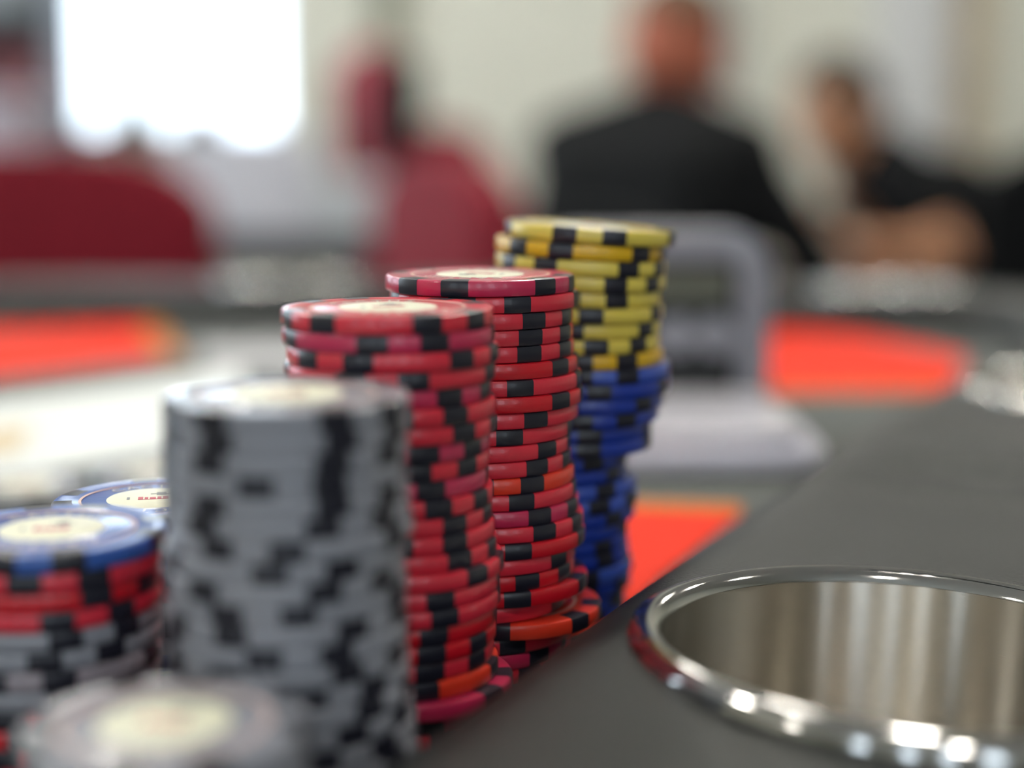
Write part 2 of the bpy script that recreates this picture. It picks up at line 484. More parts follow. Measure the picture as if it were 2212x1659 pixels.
CHIP_COL = {
    'r': ('red', (212, 42, 62)), 'p': ('crimson', (192, 40, 82)), 'o': ('orange red', (228, 60, 38)), 'd': ('deep red', (200, 18, 36)),
    'y': ('yellow', (220, 198, 84)), 'g': ('golden yellow', (220, 174, 24)),
    'b': ('blue', (22, 52, 150)), 'l': ('light blue', (54, 82, 176)), 'w': ('white', (142, 143, 152)), 'm': ('greyish white', (150, 140, 148)),
    's': ('grey', (140, 142, 146)), 'k': ('gloss-lightened blue', (50, 90, 168))}  # lighter blue of two stack tops: window gloss mixed into the colour
def chip_mat(k):
    nm, c = CHIP_COL[k]
    return mat('chip_' + nm.replace(' ', '_') + '_' + k, c, 0.34, coat=0.4, noise=0.04, nscale=120, bump=0.08, bscale=900)
INLAY = mat('cream_inlay', (226, 224, 200), 0.5, noise=0.04, nscale=300)
INLAY_RED = mat('inlay_red_print', (190, 70, 84), 0.5)
INLAY_GREY = mat('inlay_grey_print', (120, 120, 118), 0.5)
LETTER = mat('pale_lettering', (214, 206, 196), 0.5)
PALE_RING = mat('pale_ring', (216, 180, 168), 0.5)
inlay_me = lathe_mesh('inlay', [(0, 0.00012), (0.0090, 0.00012), (0.0092, 0.0), (0, 0.0)], 48)
ring_me = lathe_mesh('printed_ring', [(0.0140, 0.0001), (0.0147, 0.0001), (0.0147, 0.0), (0.0140, 0.0)], 64, close=True)
def mark_mesh(name, rects):
    bm = bmesh.new()
    for x0, x1, y0, y1 in rects:
        box_bm(bm, x0, x1, y0, y1, 0.00012, 0.00017)
    me = bpy.data.meshes.new(name); bm.to_mesh(me); bm.free(); return me
mark_me = mark_mesh('printed_mark', [(-0.0030, -0.0020, -0.0012, 0.0009), (-0.0017, -0.0010, -0.0012, 0.0005), (-0.0007, 0.0005, -0.0012, 0.0003), (0.0008, 0.0016, -0.0012, 0.0006), (0.0019, 0.0030, -0.0012, 0.0008), (-0.0030, 0.0030, -0.0017, -0.0014)])
mark2_me = mark_mesh('grey_emblem', [(0.0006, 0.0026, 0.0022, 0.0048), (0.0026, 0.0036, 0.0028, 0.0034), (-0.0006, 0.0006, 0.0032, 0.0038), (-0.0052, -0.0046, -0.001, 0.001)])
def lettering_mesh():
    bmall = bmesh.new()
    for start in (0.0, PI):
        word = 'CACTUS'
        for i, ch in enumerate(word):
            cu = bpy.data.curves.new('t', 'FONT'); cu.body = ch; cu.size = 0.0036; cu.align_x = 'CENTER'; cu.extrude = 0.00003
            o = bpy.data.objects.new('t', cu); COL.objects.link(o)
            bpy.context.view_layer.update()
            me = evaluated(o)
            a = start + math.radians(16.0)*(i-2.5)       # clockwise seen from above
            M = Matrix.Rotation(-a, 4, 'Z') @ Matrix.Translation((0, 0.0102, 0.00005))
            me.transform(M)
            bmall.from_mesh(me)
            bpy.data.objects.remove(o, do_unlink=True)
    me = bpy.data.meshes.new('ring_lettering'); bmall.to_mesh(me); bmall.free()
    return me
letter_me = lettering_mesh()
letter_me.materials.append(LETTER)

ORD = ['topmost', 'second', 'third', 'fourth', 'fifth', 'sixth', 'seventh', 'eighth', 'ninth', 'tenth', 'eleventh', 'twelfth', 'thirteenth',
       'fourteenth', 'fifteenth', 'sixteenth', 'seventeenth', 'eighteenth', 'nineteenth', 'twentieth', 'twenty-first', 'twenty-second',
       'twenty-third', 'twenty-fourth', 'twenty-fifth', 'twenty-sixth', 'twenty-seventh', 'twenty-eighth']
PLACED = []
def chip(x, y, z, phase, colour, label, group, face=False, tilt=(0, 0), turn=0.0, letters=True):
    o = obj('poker_chip', chip_me, chip_mat(colour))
    o.location = (x, y, z); o.rotation_euler = (tilt[0], tilt[1], 0)
    tag(o, label, 'poker chip', group)
    for k in range(4):
        for off in (0.0, 33.0):
            s = obj('edge_spot', spot_me, SPOT, o)
            s.rotation_euler = (0, 0, math.radians(phase + off + 90*k))
    if face:
        i = obj('inlay', inlay_me, INLAY, o, (0, 0, hT-0.00011), (0, 0, turn))
        obj('printed_mark', mark_me, INLAY_RED, i); obj('grey_emblem', mark2_me, INLAY_GREY, i)
        obj('printed_ring', ring_me, PALE_RING, o, (0, 0, hT-0.00014))
        if letters:
            obj('ring_lettering', letter_me, LETTER, o, (0, 0, hT-0.00011), (0, 0, turn))
    return o

def clear_of(x, y, z, me_stack):
    """push a chip towards the camera until it clears the chips of the other stacks at its height"""
    for _ in range(60):
        bad = False
        for (a, b, c, s) in PLACED:
            if s != me_stack and abs(c - z) < CT*1.25 and math.hypot(a-x, b-y) < 2*CR + 0.0003:
                bad = True
                break
        if not bad: break
        d = Vector((x-a, y-b)).normalized()*0.0002
        x += d.x; y += d.y
    return x, y

def stack(name, y, rows, where, faces=(), tilts=None, turn=0.0, base=TABLE_Z + 0.00004):
    """rows from the top: (right edge px, left px of a spot, kind 0/1, colour)"""
    n = len(rows)
    z = base + hT
    for k in range(n-1, -1, -1):
        xr, x0, kind, col = rows[k]
        tl = tilts.get(k, 0.0) if tilts else 0.0
        if tl: z += CR*math.sin(math.radians(abs(tl) - abs(tilts.get(k+1, 0.0)))) + 0.00003
        zc = optical_depth(y, z)
        rpx = FPX*CR/zc
        c = xr - rpx
        x = (c - CX)*zc/FPX
        yy = y + random.uniform(-0.0004, 0.0004)
        x, yy = clear_of(x, yy, z, name)
        PLACED.append((x, yy, z, name))
        s = max(-0.985, min(0.985, (x0 - c)/rpx))
        ph = math.degrees(math.asin(s)) - math.degrees(math.atan2(x, yy)) * 0 - (33.0 if kind else 0.0)
        lab = '%s chip, %s of the %s' % (CHIP_COL[col][0], ORD[k] if k == 0 else ORD[k] + ' from the top', where)
        chip(x, yy, z, ph, col, lab, 'chips of the ' + where, k in faces, (0, math.radians(tl)), turn)
        z += PITCH_T
Y_ROWS = [(1458,1189,0,'y'),(1437,1101,0,'g'),(1437,1151,1,'y'),(1436,1295,0,'y'),(1429,1298,1,'y'),(1431,1242,1,'y'),(1427,1369,0,'y'),(1424,1253,0,'y'),(1431,1322,1,'g'),
  (1446,1322,1,'l'),(1446,1259,1,'b'),(1432,1362,0,'b'),(1422,1321,1,'b'),(1407,1241,1,'b'),(1407,1238,1,'b'),(1356,1252,0,'b'),(1352,1303,0,'b'),(1374,1280,1,'l'),
  (1377,1265,0,'l'),(1371,1300,1,'b'),(1356,1331,0,'b'),(1356,1277,1,'b'),(1359,1282,1,'b'),(1365,1240,1,'l'),(1362,1322,1,'b'),(1349,1230,0,'b'),(1350,1260,0,'b')]
B_ROWS = [(1241,870,0,'p'),(1250,975,0,'r'),(1237,1128,0,'r'),(1238,1120,0,'r'),(1240,1117,0,'r'),(1249,1190,0,'d'),(1256,1096,1,'r'),(1259,1189,0,'d'),(1250,1131,1,'r'),
  (1238,1074,1,'r'),(1232,1160,0,'r'),(1233,1136,0,'r'),(1241,1124,1,'o'),(1244,1100,1,'r'),(1250,1140,0,'p'),(1260,1150,0,'r'),(1263,1092,1,'d'),(1243,1187,0,'r'),(1240,1113,0,'d'),
  (1268,1090,1,'d'),(1225,1188,0,'r'),(1298,1231,0,'o'),(1235,1081,1,'r'),(1225,1142,0,'p'),(1235,1120,0,'r')]
A_ROWS = [(1067,905,0,'r'),(1070,793,0,'p'),(1081,666,0,'r'),(1071,1050,0,'r'),(1062,953,0,'p'),(1071,966,1,'r'),(1073,985,0,'r'),(1059,900,0,'p'),(1058,882,0,'r'),(1055,913,1,'p'),
  (1065,929,0,'r'),(1063,965,0,'r'),(1069,965,1,'r'),(1073,975,0,'r'),(1088,1015,0,'r'),(1082,935,1,'r'),(1082,944,1,'r'),(1073,920,1,'d'),(1074,917,0,'d'),(1067,1016,1,'r'),
  (1079,901,1,'o'),(1112,1055,0,'p'),(1062,912,1,'p'),(1066,940,0,'r')]
W_ROWS = [(884,717,0,'w'),(884,730,0,'w'),(882,712,0,'w'),(880,556,0,'w'),(882,712,0,'w'),(884,691,0,'w'),(892,479,0,'w'),(880,585,0,'w'),(876,696,0,'w'),(880,497,0,'w'),
  (878,754,0,'w'),(882,574,0,'w'),(880,744,0,'w'),(884,664,0,'w'),(888,791,0,'w'),(892,754,0,'w'),(898,691,0,'w'),(904,844,0,'w'),(906,720,0,'w'),(908,650,0,'w'),(908,600,0,'w')]
L_ROWS = [(356,40,0,'k'),(350,91,0,'r'),(345,230,0,'d'),(346,155,0,'r'),(342,171,0,'w'),(344,130,0,'w'),(346,25,0,'m'),(344,170,0,'w'),(340,60,0,'r'),(342,90,0,'d'),(343,40,0,'r'),(344,10,0,'r'),(344,70,0,'r')]
S_ROWS = [(545,250,0,'k'),(543,280,0,'b'),(541,250,1,'b'),(544,230,0,'b'),(542,300,0,'r'),(541,260,0,'r'),(544,280,0,'w'),(543,220,0,'w'),(541,300,0,'b'),(542,250,0,'b'),(543,270,0,'r'),(542,240,0,'r')]
F_ROWS = [(664,300,0,'w'),(668,330,0,'w'),(662,220,0,'w'),(660,350,0,'w'),(668,380,0,'w'),(664,250,0,'w'),(660,300,0,'w'),(664,320,0,'w'),(662,350,0,'w')]
stack('Y', 0.368, Y_ROWS, 'leaning yellow and blue stack', (0, 14), {0: 4.0, 1: 3.6, 2: 3.0, 3: 2.4, 4: 1.8, 5: 1.3, 6: 0.9, 7: 0.5, 8: 0.2}, 0.3)
stack('B', 0.3292, B_ROWS, 'red stack beside the yellow one', (0, 19, 21), None, PI*0.88)
stack('A', 0.2925, A_ROWS, 'red stack behind the white one', (0, 21), None, 0.4)
stack('W', 0.2508, W_ROWS, 'tall white stack', (0,), None, 0.1)
stack('S', 0.3090, S_ROWS, 'stack half hidden by white chips', (0,), None, 0.2)
stack('L', 0.2690, L_ROWS, 'mixed blue, red and white stack', (0,), None, 0.15)
stack('F', 0.2105, F_ROWS, 'low white stack', (0,), None, -0.1)

# ------------------------------------------------------------------ things lying on the felt
PAPER = mat('white_paper', (226, 229, 226), 0.7, noise=0.02, nscale=10)
PAPER_GREY = mat('grey_paper', (176, 174, 176), 0.7, noise=0.03, nscale=10)
TAN_PAPER = mat('tan_paper', (214, 196, 164), 0.7, noise=0.03, nscale=10)
def sheet(name, pix, m, label, cat, thick=0.0006, lift=0.0, curl=0.0):
    pts = [on_plane(x, y, TABLE_Z) for x, y in pix]
    c = sum(pts, Vector())/len(pts)
    # bilinear grid so that the paper can bow a little
    bm = bmesh.new(); N = 10; g = {}
    for lay, dz in ((0, 0.0), (1, thick)):
        for i in range(N+1):
            for j in range(N+1):
                u, v = i/N, j/N
                p = (pts[0]*(1-u) + pts[1]*u)*(1-v) + (pts[3]*(1-u) + pts[2]*u)*v
                h = curl*(0.5+0.5*math.sin(3.1*u+1.0))*(1-abs(2*v-1)**2)
                g[lay, i, j] = bm.verts.new((p.x-c.x, p.y-c.y, dz+h))
    for i in range(N):
        for j in range(N):
            bm.faces.new((g[1,i,j], g[1,i+1,j], g[1,i+1,j+1], g[1,i,j+1]))
            bm.faces.new((g[0,i,j+1], g[0,i+1,j+1], g[0,i+1,j], g[0,i,j]))
    for i in range(N):
        for (a, b) in (((i,0),(i+1,0)), ((i+1,N),(i,N)), ((0,i+1),(0,i)), ((N,i),(N,i+1))):
            bm.faces.new((g[0,a[0],a[1]], g[0,b[0],b[1]], g[1,b[0],b[1]], g[1,a[0],a[1]]))
    o = obj(name, bm, m, None, (c.x, c.y, TABLE_Z+0.0002+lift))
    smooth(o.data, 40)
    return tag(o, label, cat)
sheet('paper_sheet', [(-260, 905), (520, 800), (560, 948), (-260, 1075)], PAPER, 'white paper sheet lying on the felt behind the chip stacks', 'paper')
sheet('paper_sheet', [(-300, 950), (70, 925), (40, 985), (-330, 1020)], TAN_PAPER, 'small tan paper slip lying on the white sheet', 'paper', 0.0006, 0.0010)
sheet('paper_sheet', [(430, 748), (760, 738), (760, 800), (440, 800)], PAPER_GREY, 'grey paper slip lying on the felt past the white sheet', 'paper')
for k_, (px, py, lb_) in enumerate(((-230, 1100, 'loose grey poker chip lying flat on the felt next to the tan slip'),
                                   (55, 1068, 'loose grey poker chip lying between two other loose grey chips'),
                                   (335, 1038, 'loose grey poker chip lying closest to the tall white stack'))):
    p = on_plane(px, py, TABLE_Z)
    chip(p.x, p.y, TABLE_Z+hT+0.0001, 20*k_, 's', lb_, 'loose grey chips on the felt', True, turn=0.5*k_)

# card tray with upright frame
PALE_PLASTIC = mat('pale_plastic', (214, 212, 226), 0.28, coat=0.4, noise=0.03, nscale=20)
GREY_PLASTIC = mat('grey_lilac_plastic', (140, 138, 146), 0.32, coat=0.3, noise=0.03, nscale=20)
DARK_PANEL = mat('dark_screen_panel', (30, 31, 28), 0.5, noise=0.1, nscale=20)
f0 = on_plane(1800, 1030, TABLE_Z)
bx1 = f0.x; by0 = f0.y
tr_ = thing('card_tray', 'pale plastic card tray with upright frame on the felt behind the blue chips', 'card tray', (bx1-0.075, by0, TABLE_Z+0.0008))
def rrect(x0, x1, y0, y1, r, n=6):
    pts = []
    for cx, cy, a0 in ((x1-r, y0+r, -PI/2), (x1-r, y1-r, 0), (x0+r, y1-r, PI/2), (x0+r, y0+r, PI)):
        for k in range(n+1):
            a = a0 + PI/2*k/n
            pts.append((cx + r*math.cos(a), cy + r*math.sin(a)))
    return pts
obj('tray_base', prism_mesh('tray_base', rrect(-0.075, 0.075, 0, 0.105, 0.018), 0.0075, 'Z', 0.0015), PALE_PLASTIC, tr_, (0, 0, 0.00375))
obj('card_deck', prism_mesh('card_deck', rrect(-0.068, 0.066, 0.004, 0.098, 0.012), 0.0070, 'Z', 0.0006), mat('white_card_stock', (222, 218, 226), 0.25, coat=0.3, noise=0.02), tr_, (0, 0, 0.0110))
def arch(x0, x1, z0, z1, r, w):
    """inverted U outline, in XZ"""
    out, inn = [(x1, z0)], []
    for cx, a0 in ((x1-r, 0), (x0+r, PI/2)):
        for k in range(9):
            a = a0 + PI/2*k/8
            out.append((cx + r*math.cos(a), z1-r + r*math.sin(a)))
    out.append((x0, z0))
    ri = 0.004
    inn = [(x0+w, z0)]
    for cx, a0 in ((x0+w+ri, PI), (x1-w-ri, PI/2)):
        for k in range(5):
            a = a0 - PI/2*k/4
            inn.append((cx + ri*math.cos(a), z1-w-ri + ri*math.sin(a)))
    inn.append((x1-w, z0))
    return out + inn
yb = 0.106
zc = optical_depth(by0+yb, TABLE_Z+0.05)
fx1 = (1668-CX)*zc/FPX - (bx1-0.075); fx0 = fx1 - 0.098
ztop = at_depth(1600, 492, by0+yb).z - (TABLE_Z+0.0008)
obj('upright_frame', prism_mesh('upright_frame', arch(fx0, fx1, 0.0, ztop, 0.019, 0.0135), 0.010, 'Y', 0.0015), GREY_PLASTIC, tr_, (0, yb+0.006, 0))
obj('back_panel', prism_mesh('back_panel', rrect(fx0+0.0135, fx1-0.0135, 0.0, ztop-0.0135, 0.003), 0.003, 'Y'), DARK_PANEL, tr_, (0, yb+0.009, 0))
knob = lathe_mesh('roller', [(0, -0.004), (0.0075, -0.004), (0.0080, -0.002), (0.0080, 0.003), (0.006, 0.004), (0, 0.004)], 32)
for kx in (fx1-0.022, fx1-0.038, fx1-0.054, fx1-0.070):
    obj('roller', knob, GREY_PLASTIC, tr_, (kx, yb+0.0035, ztop-0.0435), (PI/2, 0, 0))
obj('label_strip', prism_mesh('label_strip', rrect(fx0+0.016, fx1-0.016, ztop-0.030, ztop-0.017, 0.002), 0.001, 'Y'), mat('olive_label', (92, 92, 76), 0.4), tr_, (0, yb+0.007, 0))

# ------------------------------------------------------------------ chairs
def back_mesh(w, z0, z1, r, th):
    pts = [(-w/2, z0), (w/2, z0)]
    for cx, a0 in ((w/2-r, 0), (-w/2+r, PI/2)):
        for k in range(9):
            a = a0 + PI/2*k/8
            pts.append((cx + r*math.cos(a), z1-r*0.55 + r*0.55*math.sin(a)))
    return prism_mesh('backrest', pts, th, 'Y', 0.012)
def chair(name, label, loc, rz, m, w=0.46, top=0.87, r=0.16, group=None, side=None, seat_z=0.46):
    """faces +Y locally; backrest at local y=-0.2"""
    t = thing(name, label, 'chair', loc, rz, group)
    obj('seat', prism_mesh('seat', rrect(-w/2, w/2, -0.20, 0.22, 0.07), 0.08, 'Z', 0.02), m, t, (0, 0, seat_z-0.04))
    obj('backrest', back_mesh(w, seat_z+0.02, top, r, 0.055), m, t, (0, -0.225, 0))
    for sx in (-1, 1):
        if side:
            box('side_panel', sx*(w/2)-0.016, sx*(w/2)+0.016, -0.262, -0.15, seat_z+0.04, top-0.04, side, t, 0.01)
        for sy in (-0.20, 0.18):
            lg = lathe_mesh('leg', [(0, 0), (0.016, 0), (0.018, 0.01), (0.018, seat_z-0.08), (0, seat_z-0.08)], 14)
            obj('leg', lg, BLACK_METAL, t, (sx*(w/2-0.05), sy, 0))
        box('back_post', sx*(w/2-0.07)-0.014, sx*(w/2-0.07)+0.014, -0.262, -0.250, seat_z-0.09, top-0.14, BLACK_METAL, t, 0.004)
    return t
chair('padded_chair', 'wine red padded chair with rounded back drawn up to the far armrest', (-0.515, 1.36+0.225-0.32+0.02, 0), PI, RED_CLOTH, 0.46, 0.874, 0.13)
chair('padded_chair', 'wine red padded chair turned sideways next to the dark side table', (-0.297, 1.90, 0), math.radians(112), RED_CLOTH, 0.44, 0.868, 0.17)
chair('high_chair', 'tall red and black chair standing by the olive wall strip', (-0.157, 4.15, 0), math.radians(-70), mat('bright_red_cloth', (150, 18, 42), 0.7, noise=0.1, nscale=15), 0.44, 1.14, 0.2, None, BLACK_CLOTH)
chair('padded_chair', 'wine red padded chair in front of the pale back wall', (-0.22, 5.3, 0), math.radians(200), RED_CLOTH, 0.44, 0.97, 0.16)
chair('black_chair', 'black high-backed chair next to the person with bare forearms', (1.07, 2.65, 0), PI, BLACK_CLOTH, 0.46, 0.895, 0.2)

# ------------------------------------------------------------------ dark side table with white boxes
st = thing('side_table', 'dark side table loaded with white boxes behind the red chairs', 'table', (-0.36, 3.32, 0))
box('table_top', -0.36, 0.36, -0.22, 0.22, 0.635, 0.70, BLACK_CLOTH, st, 0.006)
for sx in (-0.33, 0.33):
    for sy in (-0.19, 0.19):
        box('leg', sx-0.02, sx+0.02, sy-0.02, sy+0.02, 0, 0.635, BLACK_METAL, st)
WHITE_BOX = mat('white_card_board', (224, 224, 234), 0.7, noise=0.03, nscale=8)
def carton(label, x, y, z, w, d, h, rz, m=WHITE_BOX):
    t = thing('carton', label, 'box', (x, y, z), rz)
    box('body', -w/2, w/2, -d/2, d/2, 0, h*0.7, m, t, 0.003)
    box('lid', -w/2-0.004, w/2+0.004, -d/2-0.004, d/2+0.004, h*0.7, h, m, t, 0.003)
carton('large white lidded box on the dark side table', -0.545, 3.30, 0.7005, 0.27, 0.28, 0.215, 0.06)
carton('low white lidded box on the side table beside the larger box', -0.30, 3.26, 0.7005, 0.17, 0.20, 0.125, -0.12, mat('grey_white_board', (200, 203, 206), 0.7, noise=0.03))
cup_p = at_depth(1060, 385, 3.25)
pc = thing('paper_cup', 'pale paper cup standing on the dark side table', 'cup', (cup_p.x, 3.25, 0.7005))
obj('body', lathe_mesh('body', [(0, 0), (0.030, 0), (0.042, 0.10), (0.0405, 0.10), (0.029, 0.003), (0, 0.003)], 32), mat('pale_cup', (196, 186, 178), 0.5), pc)
obj('lid', lathe_mesh('lid', [(0, 0.112), (0.034, 0.112), (0.038, 0.104), (0.044, 0.101), (0.044, 0.0995), (0, 0.0995)], 32), mat('cup_lid', (214, 208, 200), 0.35), pc)
hb = thing('handbag', 'small black handbag on top of the large white box', 'bag', (-0.625, 3.22, 0.9165))
obj('body', prism_mesh('body', [(-0.045, 0), (0.045, 0), (0.040, 0.035), (0.028, 0.045), (-0.028, 0.045), (-0.040, 0.035)], 0.05, 'Y', 0.006), BLACK_CLOTH, hb)
bm = bmesh.new()
for k in range(17):
    a = PI*k/16
    mm = Matrix.Translation((0.022*math.cos(a), 0, 0.042+0.022*math.sin(a)))
    bmesh.ops.create_icosphere(bm, subdivisions=1, radius=0.004, matrix=mm)
obj('handle', bm, BLACK_CLOTH, hb)

# ------------------------------------------------------------------ left back corner: shelf, box, stand
sx0, sx1 = at_depth(-260, 300, 6.1).x, at_depth(133, 300, 6.1).x
sh = thing('shelf_unit', 'dark grey shelf unit against the wall beside the window', 'shelf', ((sx0+sx1)/2, 6.25, 0))
w = (sx1-sx0)/2
DARK_WOOD = mat('dark_grey_laminate', (58, 58, 62), 0.6, noise=0.1, nscale=10)
box('side_panel', -w, -w+0.03, -0.2, 0.2, 0, 2.3, DARK_WOOD, sh); box('side_panel', w-0.03, w, -0.2, 0.2, 0, 2.3, DARK_WOOD, sh)
box('back_panel', -w+0.03, w-0.03, 0.17, 0.2, 0, 2.3, DARK_WOOD, sh)
for z in (0.05, 0.62, 1.02, 1.38, 1.85, 2.27):
    box('shelf_board', -w+0.03, w-0.03, -0.2, 0.17, z, z+0.03, DARK_WOOD, sh)
carton('wine red box on the shelf unit', (sx0+sx1)/2+w-0.16, 6.2, 1.051, 0.24, 0.26, 0.2, 0, mat('dull_red_board', (104, 52, 56), 0.7))
carton('flat grey box on the upper shelf board of the shelf unit', (sx0+sx1)/2+w-0.30, 6.2, 1.411, 0.44, 0.28, 0.30, 0, mat('grey_board', (136, 142, 146), 0.7))
lb = at_depth(22, 292, 3.9)
side2 = thing('low_cabinet', 'low dark cabinet behind the large red chair', 'cabinet', (lb.x-0.15, 3.95, 0))
box('body', -0.35, 0.35, -0.2, 0.2, 0.0, 0.78, DARK_WOOD, side2, 0.005)
for k in (-1, 1):
    d = box('door', 0.175*k-0.165, 0.175*k+0.165, -0.218, -0.2005, 0.04, 0.74, DARK_WOOD, side2, 0.003)
    box('handle', 0.03*k-0.006, 0.03*k+0.006, -0.235, -0.218, 0.40, 0.52, STEEL_POLISHED, d)
bk = thing('bucket', 'rounded pale lilac bucket on the low dark cabinet', 'bucket', (lb.x-0.02, 3.9, 0.7805))
obj('body', lathe_mesh('body', [(0, 0), (0.075, 0), (0.10, 0.20), (0.104, 0.205), (0.100, 0.21), (0.096, 0.20), (0.072, 0.004), (0, 0.004)], 40), mat('pale_lilac', (222, 214, 226), 0.5), bk)
bk.scale = (1.2, 1.2, 1.1)
sp = at_depth(286, 140, 6.1)
sd = thing('slim_stand', 'slim dark stand in front of the bright window', 'stand', (sp.x, 6.1, 0))
obj('base', lathe_mesh('base', [(0, 0), (0.16, 0), (0.16, 0.012), (0.03, 0.03), (0, 0.03)], 32), BLACK_METAL, sd)
obj('pole', lathe_mesh('pole', [(0, 0.03), (0.022, 0.03), (0.022, 1.0), (0.0, 1.0)], 16), BLACK_METAL, sd)
obj('holder', lathe_mesh('holder', [(0, 1.0), (0.05, 0.94), (0.10, 0.97), (0.07, 1.06), (0.045, sp.z-0.06), (0.02, sp.z), (0, sp.z)], 24), mat('dark_green_plastic', (40, 48, 36), 0.5), sd)

# ------------------------------------------------------------------ people
def add_ball(bm, c, r, scale=(1, 1, 1), M=None, sub=2):
    mm = Matrix.Translation(c)
    if M is not None: mm = mm @ M.to_4x4()
    mm = mm @ Matrix.Diagonal((scale[0], scale[1], scale[2], 1))
    bmesh.ops.create_icosphere(bm, subdivisions=sub, radius=r, matrix=mm)
def add_limb(bm, a, b, ra, rb):
    a, b = Vector(a), Vector(b)
    n = max(2, int((b-a).length/(min(ra, rb)*0.45)))
    for k in range(n+1):
        t = k/n
        add_ball(bm, a.lerp(b, t), ra + (rb-ra)*t)
def fuse(name, bm, m, parent, voxel, sm=6):
    me = bpy.data.meshes.new(name); bm.to_mesh(me); bm.free()
    o = bpy.data.objects.new(name, me); COL.objects.link(o)
    r = o.modifiers.new('r', 'REMESH'); r.mode = 'VOXEL'; r.voxel_size = voxel
    s = o.modifiers.new('s', 'SMOOTH'); s.factor = 0.5; s.iterations = sm
    bpy.context.view_layer.update()
    me2 = evaluated(o); me2.name = name
    bpy.data.objects.remove(o, do_unlink=True)
    me2.shade_smooth(); me2.materials.clear()
    return obj(name, me2, m, parent)
def frame(f, up=Vector((0, 0, 1))):
    f = Vector(f).normalized(); s = f.cross(up).normalized(); u = s.cross(f).normalized()
    return f, s, u
def hand(bm, wrist, direction, palm_n, k=1.0):
    d = Vector(direction).normalized(); n = Vector(palm_n); n = (n - d*n.dot(d)).normalized(); s = d.cross(n)
    for t in (0.02, 0.045, 0.07):
        for e in (-0.026, -0.009, 0.009, 0.026):
            add_ball(bm, wrist + d*t*k + s*e*k, 0.0135*k)
    for e, L in ((-0.031, 0.062), (-0.011, 0.075), (0.010, 0.070), (0.031, 0.054)):
        b0 = wrist + d*0.08*k + s*e*k
        b1 = b0 + (d*0.9 + n*0.3).normalized()*L*0.5*k
        b2 = b1 + (d*0.55 + n*0.8).normalized()*L*0.5*k
        add_limb(bm, b0, b1, 0.0095*k, 0.009*k); add_limb(bm, b1, b2, 0.009*k, 0.0075*k)
    b0 = wrist + d*0.03*k - s*0.034*k
    b1 = b0 + (d*0.7 - s*0.7 + n*0.2).normalized()*0.035*k
    b2 = b1 + (d*0.9 - s*0.1 + n*0.4).normalized()*0.03*k
    add_limb(bm, b0, b1, 0.012*k, 0.0105*k); add_limb(bm, b1, b2, 0.0105*k, 0.009*k)

